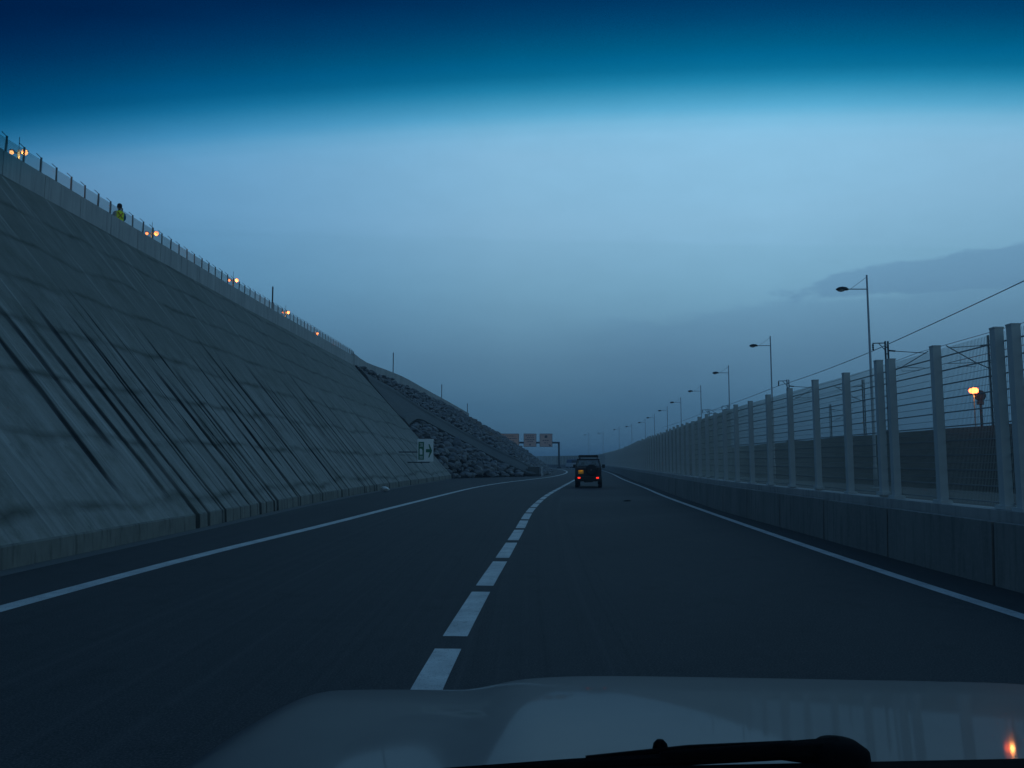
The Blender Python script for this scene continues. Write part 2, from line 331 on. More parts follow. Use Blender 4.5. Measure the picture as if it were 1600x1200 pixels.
def strip(P, s0, s1, w_, z, step=1.5):
    n = max(1, int((s1 - s0) / step)); m = MB()
    for i in range(n + 1):
        d = s0 + (s1 - s0) * i / n; m.v += [tuple(P.off(d, -w_ / 2, z)), tuple(P.off(d, w_ / 2, z))]
    for i in range(n): m.f.append((2 * i, 2 * i + 1, 2 * i + 3, 2 * i + 2)); m.mi.append(0)
    return m
m = MB(); q = 1500
m.add([(-q, -q, -.03), (q, -q, -.03), (q, q, -.03), (-q, q, -.03)], [(0, 1, 2, 3)])
tag(m.build('ground', M_ground), kind='structure')
m = ribbon(LB, WALL, 160, 0); road = tag(m.build('road', M_asph), kind='structure'); ul = road.data.uv_layers.new(name='UVMap')
for lp in road.data.loops: ul.data[lp.index].uv = m.uv[lp.vertex_index]
strip(LEFT, 0, LEFT.L[-1], .28, .004).build('edge_line', M_paint, road)
strip(RIGHT, 0, RIGHT.L[-1], .20, .004).build('edge_line', M_paint, road)
s = MID.s_of_y(1.56)
while MID.at(s)[0].y < 205 and s < MID.L[-1] - 60:
    strip(MID, s, s + 2.66, .24, .004, .7).build('lane_dash', M_paint, road); s += 3.18

# ------------------------------------------------------------------ concrete slope on the left
FOOT = [(-15, -7.95), (12, -7.95), (20, -7.98), (30, -8.2), (40, -8.15), (50, -7.85), (65, -7.15), (83, -6.25)]
YE = 83.0
def fx(y): return interp(FOOT, y)
def topx(y): return -17.0 + .4 * max(0, (y - 50) / 33)
def topz(y): return 11.15 + .65 * max(0, min(1, (y - 20) / 63))
KH = .38
GR = []      # (y, width, depth, t_end)
for y in (20.5, 22.5, 25.9, 28.0, 31.2, 34.8, 38.6, 43.7, 45.1, 47.1, 51.1, 54.4, 58.9, 62.3, 66.5, 70.2, 74.0, 78.0, 81.4):
    GR.append((y, U(.20, .30) if y in (20.5, 25.9, 28.0, 34.8, 38.6) else U(.12, .2), U(.16, .24), U(.40, .62)))
for y in (17.4, 18.6, 19.6): GR.append((y, U(.16, .24), U(.10, .14), U(.46, .58)))
NM = len(GR); yy = 21.3
while yy < 50: GR.append((yy, U(.09, .17), U(.08, .15), U(.38, .66))); yy += U(.7, 1.35)
yy = 23.2
while yy < 82:
    GR.append((yy, U(.03, .09), U(.03, .07), U(.15, .7))); yy += U(.35, 1.0)
yy = -10.
while yy < 13: GR.append((yy, U(.05, .1), U(.03, .05), U(.2, .45))); yy += U(2.5, 4)
NB = len(GR)
T0 = [0 if i < 19 or R() < .40 else U(.06, .32) for i in range(len(GR))]; T0[19] = .07; T0[20] = .16; T0[21] = .05
def groove(y, t):
    d = 0.; st = 0.
    for i, (gy, gw, gd, te) in enumerate(GR):
        k = abs(y - gy - .10 * math.sin(t * 4 + i) - .02 * math.sin(t * 31 + 2 * i))
        if k > .6: continue
        if T0[i] <= t <= te + .06:
            taper = min(1, max(0, (te - t) * 5)) * (.55 + .45 * max(0, 1 - t * 1.6)); w_ = gw * (.35 + .65 * taper) / 2
            if k < w_ * 1.15: d = max(d, .42 * gd * taper * min(1, (w_ * 1.15 - k) / (w_ * .3)))
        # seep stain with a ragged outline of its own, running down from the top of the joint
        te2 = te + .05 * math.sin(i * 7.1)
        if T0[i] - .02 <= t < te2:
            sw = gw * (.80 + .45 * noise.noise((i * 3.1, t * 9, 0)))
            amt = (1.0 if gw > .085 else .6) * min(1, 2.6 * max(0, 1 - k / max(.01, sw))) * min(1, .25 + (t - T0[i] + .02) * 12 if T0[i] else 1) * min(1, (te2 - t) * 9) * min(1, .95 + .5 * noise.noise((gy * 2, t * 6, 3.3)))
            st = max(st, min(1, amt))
    return d, st
ROWS = 48; ys = []; y = -15.
while y < YE: ys.append(y); y += .16 if y < 8 else (.04 if y < 32 else .055)
ys.append(YE)
verts = []; uvs = []; stain = []
for y in ys:
    x0, x1, z1 = fx(y) - .03, topx(y), topz(y); L_ = math.hypot(x1 - x0, z1 - KH); nx, nz_ = (z1 - KH) / L_, (x0 - x1) / L_
    for r in range(ROWS + 1):
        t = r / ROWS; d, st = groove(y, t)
        u_ = .012 * noise.noise((y * .25, t * 6, 1.7)) + .006 * noise.noise((y * 1.3, t * 20, 5.))
        if r == 0: u_ = 0
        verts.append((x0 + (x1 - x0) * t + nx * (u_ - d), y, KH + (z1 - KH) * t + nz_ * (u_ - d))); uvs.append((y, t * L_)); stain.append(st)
m = MB(); m.v = verts; n1 = ROWS + 1
for i in range(len(ys) - 1):
    for r in range(ROWS): m.f.append((i * n1 + r, i * n1 + r + 1, (i + 1) * n1 + r + 1, (i + 1) * n1 + r)); m.mi.append(0)
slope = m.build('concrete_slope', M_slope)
def put_uv(o, uvs, stain=None):
    me = o.data; ul = me.uv_layers.new(name='UVMap')
    for lp in me.loops: ul.data[lp.index].uv = uvs[lp.vertex_index]
    if stain is not None:
        at = me.attributes.new('stain', 'FLOAT', 'POINT')
        for i, v in enumerate(stain): at.data[i].value = v
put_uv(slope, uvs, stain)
tag(slope, 'tall sloping concrete bank with dark vertical seams beside the road', 'embankment wall')
m = MB(); st2 = []
for y in ys:
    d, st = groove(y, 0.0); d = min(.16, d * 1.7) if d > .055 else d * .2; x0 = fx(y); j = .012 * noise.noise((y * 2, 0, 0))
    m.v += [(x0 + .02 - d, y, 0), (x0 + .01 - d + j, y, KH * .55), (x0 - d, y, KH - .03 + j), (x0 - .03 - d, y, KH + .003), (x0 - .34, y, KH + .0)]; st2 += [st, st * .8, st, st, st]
for i in range(len(ys) - 1):
    for r in range(4): m.f.append((i * 5 + r, i * 5 + r + 1, (i + 1) * 5 + r + 1, (i + 1) * 5 + r)); m.mi.append(0)
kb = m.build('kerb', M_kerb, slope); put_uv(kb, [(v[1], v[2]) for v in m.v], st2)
m = MB()      # end face of the slab
x0, x1, z1 = fx(YE), topx(YE), topz(YE)
m.add([(x0, YE + .01, 0), (x0, YE + .01, KH), (x1, YE + .01, z1), (x1 - 1.2, YE + .01, z1 - 1.2), (x0 - 1.2, YE + .01, 0)], [(0, 1, 2, 3, 4)]); m.build('end_face', M_slope, slope)
m = MB()
for y in range(-15, 82, 2): m.v += [(fx(y) + .02, y, .004), (fx(y) + .42, y, .004)]
for i in range(len(m.v) // 2 - 1): m.f.append((2 * i, 2 * i + 1, 2 * i + 3, 2 * i + 2)); m.mi.append(0)
tag(m.build('gutter', M_gut), kind='structure')
# ground on top behind the slope and behind the rock ridge
RFOOT = [(-6.2, 83, 0), (-3.4, 88, 0), (-.7, 92, 0), (3.4, 97, 0), (5.2, 115, 0), (6.0, 128, 0), (7.1, 141, 0)]
RIDGE = [(-16.6, 83.6, 11.8), (-15, 93, 11.5), (-11.6, 104, 10.5), (-8.9, 111, 9.4), (-4.2, 121, 7.1), (1.6, 131, 3.8), (7.04, 140.5, .2)]
RF, RR = crv(RFOOT, 8), crv(RIDGE, 8)
def RS(t, u):
    k = t * (len(RF) - 1); i = min(int(k), len(RF) - 2); f = k - i
    return RF[i].lerp(RF[i + 1], f).lerp(RR[i].lerp(RR[i + 1], f), u)
m = MB()
for y in range(-15, 84, 7): m.v += [(topx(y) - .1, y, topz(y) - .02), (-20, y, topz(y) + .15), (-75, y, topz(y) - .5)]
n_ = len(m.v) // 3
for i in range(n_ - 1):
    for k in range(2): m.f.append((3 * i + k, 3 * i + k + 1, 3 * i + k + 4, 3 * i + k + 3)); m.mi.append(0)
tag(m.build('plateau_ground', M_ground), kind='structure')
m = MB(); NT, NU = 60, 14
for i in range(NT + 1):
    for j in range(NU + 1):
        p = RS(i / NT, j / NU); p.z += .25 * noise.noise(p * .7) * (1 if 0 < j < NU else 0); m.v.append(tuple(p))
    p = RS(i / NT, 1); m.v += [(p.x - 30, p.y + 8, p.z - .3)]
n2 = NU + 2
for i in range(NT):
    for j in range(n2 - 1): m.f.append((i * n2 + j, i * n2 + j + 1, (i + 1) * n2 + j + 1, (i + 1) * n2 + j)); m.mi.append(0)
tag(m.build('hill', M_soil), kind='structure')

# ------------------------------------------------------------------ parapets, upper fence
def parapet(pts, h0, h1, th, name, label):
    P = Path([(*p, ) for p in pts]); m = MB(); s = 0.; k = 0; L = P.L[-1]
    while s < L - .2:
        e = min(s + 2.4, L); h = h0 + (h1 - h0) * (s / L); ha = h0 + (h1 - h0) * (e / L)
        A, B = P.off(s + .012, 0), P.off(e - .012, 0); nA = P.at(s)[2]; nB = P.at(e)[2]; z = Vector((0, 0, 1)); j = .015 * noise.noise((s, 0, 0))
        vs = [A, B, B - nB * th, A - nA * th]; vs = [v - z * .3 for v in vs] + [A + z * (h + j), B + z * (ha + j), B - nB * th + z * (ha + j), A - nA * th + z * (h + j)]
        m.add(vs, [(0, 1, 2, 3), (4, 5, 6, 7), (0, 1, 5, 4), (2, 3, 7, 6), (1, 2, 6, 5), (0, 3, 7, 4)]); s += 2.4
    return tag(m.build(name, M_para, bevel=.015), label, 'wall')
parapet([(topx(y), y, topz(y)) for y in range(-15, 84, 7)], .80, .95, .42, 'parapet_wall', 'low pale concrete parapet along the top of the sloping bank')
parapet([(-16.62, 83.4, 11.85), (-16.2, 88, 11.6), (-15, 93, 11.52), (-13.4, 98.5, 11.25), (-11.6, 104, 10.52), (-8.9, 111, 9.42), (-6.3, 117, 8.25)], 1.22, .55, .4, 'parapet_wall', 'pale concrete parapet descending along the top of the rock slope')
def fpt(y):          # upper fence line with its base height
    x = topx(y) - .36 - .10 * max(0, y - 84) ** 1.4; z = topz(min(y, 83)) + .80 + .15 * max(0, min(1, (y + 15) / 98)) - .11 * max(0, y - 86)
    return Vector((x, y, z))
fence = empty('perimeter_fence', fpt(25)); fence.location = (0, 0, 0)
tag(fence, 'mesh fence with slanted post tips above the concrete bank', 'fence')
m = MB(); m.box((0, 0, .36), (.052, .052, .78)); m.tube([(0, 0, .73), (-.18, -.02, .90)], .014, 6)
pm = m.build('post', M_fpost, fence); pm.location = fpt(26.9); first = True; y = 20.3; k = 0
while y < 101:
    o = pm if first else pm.copy()
    if not first: col.objects.link(o)
    o.location = fpt(y); o.rotation_euler = (U(-.02, .02), U(-.02, .02), 0); first = False; y += 1.02
m = MB(); y = 18.
while y < 101:
    p = fpt(y); m.tube([p + Vector((0, 0, .02)), p + Vector((0, 0, .66))], .0072 if y < 45 else .0052, 4, cap=False); y += .06 if y < 60 else .09
ys2 = [18 + i * 1.02 for i in range(82)]
for h in [.03 + .062 * i for i in range(11)]:
    m.tube([fpt(y) + Vector((0, 0, h)) for y in ys2], .0062, 4)
m.build('wire_mesh', M_wire, fence)

# thin poles on the skyline
def thin_pole(p, h, r, label):
    m = MB(); m.tube([(0, 0, 0), (0, 0, h * .96), (0, 0, h)], [r, r, r * .7], 8); m.lathe([(r * 2, 0), (r * 2, .04)], 10)
    o = m.build('thin_pole', M_steel); o.location = p; tag(o, label, 'pole', 'thin poles along the top of the bank')
thin_pole((-17.75, 58.2, 12.2), 2.45, .055, 'dark thin pole rising out of the mesh fence on the concrete bank')
thin_pole((-14.6, 97.3, 12.2), 2.9, .055, 'thin pole behind the parapet at the upper end of the rock slope')
thin_pole((-9.85, 111.3, 10.0), 2.55, .05, 'thin pole behind the parapet halfway down the rock slope')
thin_pole((-6.65, 118.8, 8.2), 2.2, .045, 'thin pole at the lower end of the parapet on the rock slope')

# ------------------------------------------------------------------ twin lamps on the plateau
tl = empty('twin_lamp', (-19, 29.7, 11.3))
LH = 2.24
m = MB(); m.tube([(0, 0, 0), (0, 0, LH + .1)], [.06, .05], 10); m.lathe([(.12, 0), (.12, .05)], 12); m.build('post', M_pole, tl)
m = MB(); m.tube([(0, 0, LH), (0, 0, LH + .62)], .012, 6); m.build('aerial', M_steel, tl)
m = MB(); m.tube([(-.25, 0, LH + .02), (0, 0, LH - .03), (.25, 0, LH + .02)], .028, 8); m.build('crossbar', M_steel, tl)
for sy in (-1, 1):
    m = MB(); m.box((sy * .25, 0, LH + .10), (.2, .2, .04), taper=.6); m.tube([(sy * .25, .07, LH - .01), (sy * .25, .03, LH + .09)], .03, 6); hd = m.build('lamp_head', M_steel, tl, bevel=.01)
    m = MB(); rr = .075 if sy < 0 else .112; m.lathe([(rr * .4, -rr), (rr * .9, -rr * .5), (rr, 0), (rr * .8, rr * .6), (rr * .3, rr * .95)], 12, c=(sy * .25, -.04, LH)); m.build('bulb', M_sodium, hd, True)
ld = bpy.data.lights.new('sodium_light', 'POINT'); ld.energy = 16; ld.color = (1, .42, .1); ld.shadow_soft_size = .06
lo = bpy.data.objects.new('sodium_light', ld); col.objects.link(lo); lo.parent = tl; lo.location = (.25, -.16, LH - .12)
LAB = ['lit twin lamp behind the bank fence, nearest to the frame edge', 'lit twin lamp just beyond the seated worker in the yellow vest', 'lit twin lamp, third along the fence from the near end of the bank',
       'lit twin lamp just past the dark thin pole in the bank fence', 'farthest lit lamp on the bank, partly hidden by the parapet']
for i, (y, z) in enumerate(((29.7, 13.54), (41.1, 13.67), (53.4, 14.0), (66.0, 14.18), (76.0, 14.02))):
    o = tl if i == 0 else copy_tree(tl); o.location = (-19, y, z - LH); tag(o, LAB[i], 'lamp', 'twin lamps along the top of the bank')
tl = None

# ------------------------------------------------------------------ rocks
def rock_mesh(seed):
    bm = bmesh.new(); bmesh.ops.create_icosphere(bm, subdivisions=2, radius=.5)
    sx, sy, sz = U(.9, 1.25), U(.75, 1.0), U(.5, .75)
    planes = [(Vector((U(-1, 1), U(-1, 1), U(-1, 1))).normalized(), U(.26, .40)) for _ in range(9)]
    for v in bm.verts:
        c = v.co.copy()
        for n, d in planes:
            e = c.dot(n) - d
            if e > 0: c -= n * e
        c += .05 * Vector(noise.noise_vector(c * 4 + Vector((seed * 9, 0, 0)))); v.co = Vector((c.x * sx, c.y * sy, c.z * sz)) * 1.3
    return bm
rocks = []
for i in range(14):
    bm = rock_mesh(i); me = bpy.data.meshes.new('boulder'); bm.to_mesh(me); bm.free(); me.materials.append(M_rock); rocks.append(me)
UP = [(0.0, .95), (.029, .925), (.125, .858), (.212, .692), (.292, .575), (.371, .442), (.421, .325), (.467, .217), (.496, .10)]
LO = [(0.0, .45), (.10, .53), (.133, .533), (.217, .425), (.304, .308), (.358, .2), (.404, .092), (.446, .008)]
def on_channel(t, u):
    up = interp(UP, t) if t < .5 else -1; lo = interp(LO, t) if t < .446 else (0 if t < .5 else 2)
    return lo - .03 < u < up + .03
spots = []
for i in range(14000):
    t, u = R() ** .9, R()
    if on_channel(t, u): continue
    p = RS(t, u); low = u < interp(LO, min(t, .446))
    sz = U(.45, 1.25) * (1.0 if low and t < .5 else .62)
    if any((p - q).length < (sz + s2) * .34 for q, s2 in spots): continue
    spots.append((p, sz))
    if len(spots) > 2100: break
spots.sort(key=lambda q: -q[1] / q[0].length)
mass = MB()
for i, (p, sz) in enumerate(spots):
    me = rocks[i % 14]; rot = Matrix.Rotation(U(0, 6.28), 3, 'Z') @ Matrix.Rotation(U(-.5, .5), 3, 'X')
    if i < 290:
        o = bpy.data.objects.new('boulder', me); col.objects.link(o); o.location = p + Vector((0, 0, .12)); o.scale = (sz,) * 3; o.rotation_euler = rot.to_euler()
        tag(o, 'angular grey boulder packed among others on the rock slope past the concrete bank', 'boulder', 'boulders covering the rock slope')
    else:
        mass.add([rot @ (v.co * sz) + p + Vector((0, 0, .1)) for v in me.vertices], [tuple(f.vertices) for f in me.polygons])
tag(mass.build('rock_rubble', M_rock), 'grey rock rubble covering the upper part of the bank end', 'rubble', None, 'stuff')
m = MB(); TT = [i / 40 * .5 for i in range(41)]
for t in TT:
    up, lo = interp(UP, t), max(0, interp(LO, min(t, .446)))
    a, b = RS(t, lo), RS(t, up); n = Vector((.62, -.3, .72))
    a2, b2 = a + n * .30, b + n * .30
    m.v += [tuple(a - n * .3), tuple(a2), tuple(a2.lerp(b2, .12)), tuple(a2.lerp(b2, .2) - n * .16), tuple(a2.lerp(b2, .8) - n * .16), tuple(a2.lerp(b2, .88)), tuple(b2), tuple(b - n * .3)]
for i in range(len(TT) - 1):
    for r in range(7): m.f.append((i * 8 + r, i * 8 + r + 1, (i + 1) * 8 + r + 1, (i + 1) * 8 + r)); m.mi.append(0)
m.f.append(tuple(range(8))); m.mi.append(0); k = (len(TT) - 1) * 8; m.f.append(tuple(range(k, k + 8))); m.mi.append(0)
ch = m.build('drainage_channel', M_chan); tag(ch, 'concrete drainage channel running diagonally down across the rock slope', 'channel')
m = MB(); m.bb(-.68, .68, -.45, .45, 0, 1.02); m.bb(-.74, .74, -.5, .5, 1.02, 1.10); o = m.build('drain_block', M_chan, bevel=.03); o.location = (2.6, 96.0, 0)
tag(o, 'small concrete block at the foot of the drainage channel', 'block')

# ------------------------------------------------------------------ right side: barrier, fence, ground, bank
m = MB(); s = 3.; g = .032
while s < WALL.L[-1] - 2:
    for q in range(2):
        a, b = s + (g if q == 0 else 0) + q * 1.65, s + 1.65 + q * 1.65 - (g if q == 1 else 0)
        A, B = WALL.off(a, 0), WALL.off(b, 0); nA, nB = WALL.at(a)[2], WALL.at(b)[2]; z = Vector((0, 0, 1)); h = .86 + .018 * noise.noise((s * 3, 1, 1)); e = .012 * noise.noise((s * 5, 4, 1))
        base = [A + nA * e, B + nB * e, B + nB * .16, A + nA * .16]; up = [A + nA * (e + .03), B + nB * (e + .03), B + nB * .16, A + nA * .16]
        vs = [v - z * .05 for v in base] + [v + z * h for v in up]
        m.add(vs, [(0, 1, 5, 4), (2, 3, 7, 6), (4, 5, 6, 7)] + ([(0, 3, 7, 4)] if q == 0 else [(1, 2, 6, 5)]))
    s += 3.3
tag(m.build('barrier_wall', M_barr), 'low concrete barrier of long blocks along the road under the mesh fence', 'barrier wall')
def rib2(P, o0, z0, o1, z1, s0, s1, n, name, mat):
    m = MB()
    for i in range(n + 1):
        d = s0 + (s1 - s0) * i / n; m.v += [tuple(P.off(d, o0, z0)), tuple(P.off(d, o1, z1))]
    for i in range(n): m.f.append((2 * i, 2 * i + 1, 2 * i + 3, 2 * i + 2)); m.mi.append(0)
    return tag(m.build(name, mat), kind='structure')
rib2(WALL, .15, .60, 11., .62, 0, WALL.L[-1], 140, 'verge', M_ground)
BANK = Path([(25, -20), (25, 20), (25, 57), (26.6, 80), (29.8, 120), (36, 175), (46, 260)])
m = MB(); n = 90
prof = [(-8.2, .55), (-6.2, 1.25), (-4, 2.15), (-2, 2.9), (-.6, 3.45), (0, 3.58), (3, 3.6), (26, 3.4)]
for i in range(n + 1):
    d = BANK.L[-1] * i / n
    for k, (o, z) in enumerate(prof):
        p = BANK.off(d, o, z + (.16 * noise.noise((d * .25, o * .6, 2)) + .10 * noise.noise((d * .9, o, 5)) if k > 0 else 0)); m.v.append(tuple(p))
for i in range(n):
    for k in range(len(prof) - 1): c = len(prof); m.f.append((i * c + k, i * c + k + 1, (i + 1) * c + k + 1, (i + 1) * c + k)); m.mi.append(0)
tag(m.build('earth_bank', M_soil, smooth=True), kind='structure')

FO = .52; FH = 3.62
sf = empty('security_fence', (0, 0, 0)); tag(sf, 'tall pale mesh fence with broad posts and horizontal rails along the roadside barrier', 'fence')
m = MB(); s = 2.
while s < WALL.L[-1] - 3:
    a, b = s, s + 3.3; A, B = WALL.off(a, .33), WALL.off(b, .33); nA, nB = WALL.at(a)[2], WALL.at(b)[2]; z = Vector((0, 0, 1))
    vs = [A, B, B + nB * .42, A + nA * .42]; vs = [v + z * .5 for v in vs] + [v + z * 1.0 for v in vs]
    m.add(vs, [(0, 1, 5, 4), (2, 3, 7, 6), (4, 5, 6, 7), (0, 3, 7, 4), (1, 2, 6, 5)]); s += 3.3
m.build('plinth', M_para, sf)
m = MB(); m.box((0, 0, FH / 2 + .46), (.13, .13, FH - .92)); m.box((0, 0, FH + .01), (.14, .14, .025)); m.box((0, 0, 1.03), (.2, .26, .06))
pp = m.build('post', M_post, sf); k = 0; spos = []
s = WALL.s_of_y(2.0); yb = 0
base = WALL.s_of_y(11.37) - 2.02 * 5
i = 0
for i in range(175):
    s = base + i * 2.02
    if i in (5, 7): spos += [s - .2 - .04 * (i - 5), s + .2 + .04 * (i - 5)]
    else: spos.append(s)
far = MB(); pv = [tuple(v.co) for v in pp.data.vertices]; pf = [tuple(f.vertices) for f in pp.data.polygons]; first = True
for s in spos:
    if s > WALL.L[-1] - 4: break
    p, t, n = WALL.at(s); p = WALL.off(s, FO); ang = math.atan2(t.y, t.x) - math.pi / 2; hh = U(-.05, .06)
    if k < 100:
        o = pp if first else pp.copy()
        if not first: col.objects.link(o)
        first = False; o.location = p + Vector((0, 0, hh)); o.rotation_euler = (0, 0, ang)
    else:
        r = Matrix.Rotation(ang, 3, 'Z'); far.add([r @ Vector(v) + p + Vector((0, 0, hh)) for v in pv], pf)
    k += 1
tag(far.build('far_posts', M_post, sf), kind='stuff')
RZ = [1.08 + .235 * i for i in range(11)]
m = MB(); s = 0.; pts = []
while s < WALL.L[-1] - 3: pts.append(s); s += 1.65
for h in RZ:
    vs = []; fs = []
    for s in pts:
        a, b = WALL.off(s, FO + .066, h), WALL.off(s, FO + .088, h); vs += [a, b, b + Vector((0, 0, .017)), a + Vector((0, 0, .017))]
    for i in range(len(pts) - 1):
        for q in range(4): fs.append((4 * i + q, 4 * i + (q + 1) % 4, 4 * i + 4 + (q + 1) % 4, 4 * i + 4 + q))
    m.add(vs, fs)
for h in RZ[:-1]:
    m.tube([WALL.off(s, FO + .075, h + .12) for s in pts if s < 90], .0035, 4)
m.build('rails', M_rail, sf)
m = MB(); s = .5
while s < WALL.L[-1] - 3:
    p = WALL.off(s, FO + .078, 1.04); r_ = .0034 if s < 45 else (.005 if s < 140 else (.010 if s < 190 else .045)); t = WALL.at(s)[1] * r_; n = WALL.at(s)[2] * r_
    z0, z1 = Vector((0, 0, 0)), Vector((0, 0, FH - 1.08)); c = [p - t, p - n, p + t, p + n]
    m.add([v + z0 for v in c] + [v + z1 for v in c], [(0, 1, 5, 4), (1, 2, 6, 5), (2, 3, 7, 6), (3, 0, 4, 7)]); s += .04 if s < 45 else (.06 if s < 140 else (.13 if s < 190 else .12))
m.build('wire_mesh', M_wire, sf)

# ------------------------------------------------------------------ street lamps behind the fence
def lamp():
    r = empty('street_lamp', (14.9, 32.9, .6)); H_ = 8.9; ah = H_ - .60
    m = MB(); m.tube([(0, 0, 0), (0, 0, .9), (0, 0, 1.0), (0, 0, H_)], [.085, .085, .065, .036], 10); m.lathe([(.16, 0), (.16, .05), (.1, .06)], 12); m.build('pole', M_pole, r, True)
    m = MB(); m.tube([(0, 0, ah), (-.86, 0, ah + .0)], .022, 8); m.build('arm', M_pole, r)
    m = MB(); m.tube([(0, 0, H_ - .08), (-.68, 0, ah + .02)], .008, 6); m.build('brace', M_steel, r)
    m = MB(); vs = []
    secs = [(-.80, .05, .05), (-.88, .11, .10), (-1.05, .15, .125), (-1.2, .13, .10), (-1.30, .05, .04)]
    for x, wd, ht in secs:
        for k in range(10):
            q = math.pi * 2 * k / 10; vs.append((x, wd * math.cos(q), ah - .015 + max(-.03, ht * math.sin(q))))
    fs = [(i * 10 + k, i * 10 + (k + 1) % 10, i * 10 + 10 + (k + 1) % 10, i * 10 + 10 + k) for i in range(4) for k in range(10)] + [tuple(range(10)), tuple(range(40, 50))]
    m.add(vs, fs); hd = m.build('lamp_head', M_steel, r, True)
    m = MB(); m.lathe([(.02, -.075), (.09, -.055), (.13, -.02), (.135, .0)], 14); o = m.build('lens', M_lens, hd, True); o.location = (-1.10, 0, ah - .04); o.scale = (1.25, .85, 1)
    return r
LP = [(14.9, 32.9), (16.1, 49.2), (17.6, 64.4), (19.3, 81.2), (20.5, 96.6), (21.9, 112.3), (23.3, 130.4), (24.4, 146.1), (24.5, 163.2), (23.9, 178.1), (22.8, 200.0), (20.5, 213.1)]
ORD = ['tallest and nearest of the row, above the mesh fence', 'second tallest in the row behind the mesh fence', 'third from the near end of the row behind the fence', 'fourth from the near end of the row behind the fence',
       'fifth from the near end of the row behind the fence', 'sixth from the near end of the row behind the fence', 'seventh from the near end of the row behind the fence', 'fifth from the far end of the row behind the fence',
       'fourth from the far end of the row behind the fence', 'third from the far end of the row behind the fence', 'second from the far end of the row, above the dark car', 'farthest and shortest of the row, nearest the overhead signs']
l0 = lamp()
for i, (x, y) in enumerate(LP):
    o = l0 if i == 0 else copy_tree(l0); o.location = (x, y, .6); o.rotation_euler = (0, 0, -.02 * i if i < 8 else .0); tag(o, 'unlit single-arm street lamp, ' + ORD[i], 'street lamp', 'street lamps behind the roadside fence')

# ------------------------------------------------------------------ railway masts and wires
def mast(name, p, h, top, cant, label):
    r = empty(name, p); m = MB()
    for sx in (-1, 1): m.box((sx * .09, 0, h / 2), (.035, .2, h))
    z = .3
    while z < h: m.box((0, 0, z), (.16, .16, .05)); z += .45
    m.box((0, 0, .1), (.5, .5, .24)); m.build('pole', M_steel, r)
    if top:
        m = MB(); m.tube([(-.05, 0, h - .12), (-.92, 0, h - .14)], .035, 6); m.tube([(-.08, 0, h - .62), (-.5, 0, h - .16)], .025, 6); b = m.build('bracket', M_steel, r)
        m = MB(); m.lathe([(.02, -.5)] + [(.07 if i % 2 else .04, -.48 + .07 * i) for i in range(6)] + [(.02, 0)], 10, c=(-.9, 0, h - .14)); m.build('insulator', M_steel, b)
    if cant:
        c = cant; m = MB()
        m.tube([(c * .08, 0, h - .62), (c * .55, 0, h - .66)], .055, 8); m.tube([(c * .5, 0, h - .66), (c * 2.6, 0, h - .80)], .025, 6)
        m.tube([(c * .1, 0, h - 2.1), (c * .9, 0, h - 1.75), (c * 2.75, 0, h - .66)], .030, 6); m.tube([(c * .6, 0, h - 1.72), (c * 2.7, 0, h - 1.80)], .02, 6)
        m.tube([(c * 1.9, 0, h - 1.15), (c * 1.9, 0, h - 1.78)], .012, 5); m.tube([(c * .9, 0, h - 1.75), (c * .95, 0, h - 2.0), (c * 2.1, 0, h - 1.95)], .015, 5); m.build('cantilever', M_steel, r)
    return tag(r, label, 'railway mast', 'railway masts beyond the fence')
bz = 3.55
mast('catenary_mast', (24.8, 52.3, bz), 6.1, True, 1, 'dark railway mast with top bracket and arm, close beside the tallest street lamp')
mast('catenary_mast', (30, 49.6, bz), 6.07, False, -1, 'dark railway mast just beside the glowing orange floodlight')
mast('catenary_mast', (26.6, 76.5, bz), 6.05, True, 1, 'railway mast with top bracket peeping over the fence beside the second tallest street lamp')
mast('catenary_mast', (33.8, 76.4, bz), 6.05, False, -1, 'railway mast behind the fence, partly overlapped by the tallest street lamp')
mast('catenary_mast', (29.6, 119.9, bz), 6.1, True, 1, 'small distant railway mast with bracket over the fence beside the fourth street lamp')
mast('catenary_mast', (38, 95.1, bz), 5.0, False, 1, 'short railway mast seen through the fence above the dark bank')
mast('catenary_mast', (33, 121.7, bz), 6.8, True, -1, 'tiny railway mast bracket just showing over the fence beside the third street lamp')
def wire(pts, r, label, sag=.0):
    m = MB(); P = []
    for a, b in zip(pts, pts[1:]):
        a, b = Vector(a), Vector(b)
        for i in range(12):
            t = i / 12; p = a.lerp(b, t); p.z -= sag * 4 * t * (1 - t); P.append(p)
    P.append(Vector(pts[-1])); m.tube(P, r, 6); tag(m.build('overhead_wire', M_pole), label, 'cable', 'overhead railway wires')
hz = bz + 6.1 - .64
wire([(22.0, 20, 10.6), (23.9, 52.3, hz), (25.7, 76.5, hz), (28.7, 119.9, hz), (32, 170, hz)], .025, 'thick upper railway cable climbing past the mast beside the tallest lamp', .12)
wire([(27.6, 5, 9.9), (26.9, 52.3, bz + 5.35), (28.8, 76.5, bz + 5.3), (31.6, 119.9, bz + 5.3)], .018, 'thin railway contact cable below the thick upper cable', .15)
wire([(27.6, 10, 8.1), (26.9, 52.3, bz + 4.2), (28.8, 76.5, bz + 4.2), (31.6, 119.9, bz + 4.2)], .016, 'lowest thin railway cable seen through the mesh fence', .0)
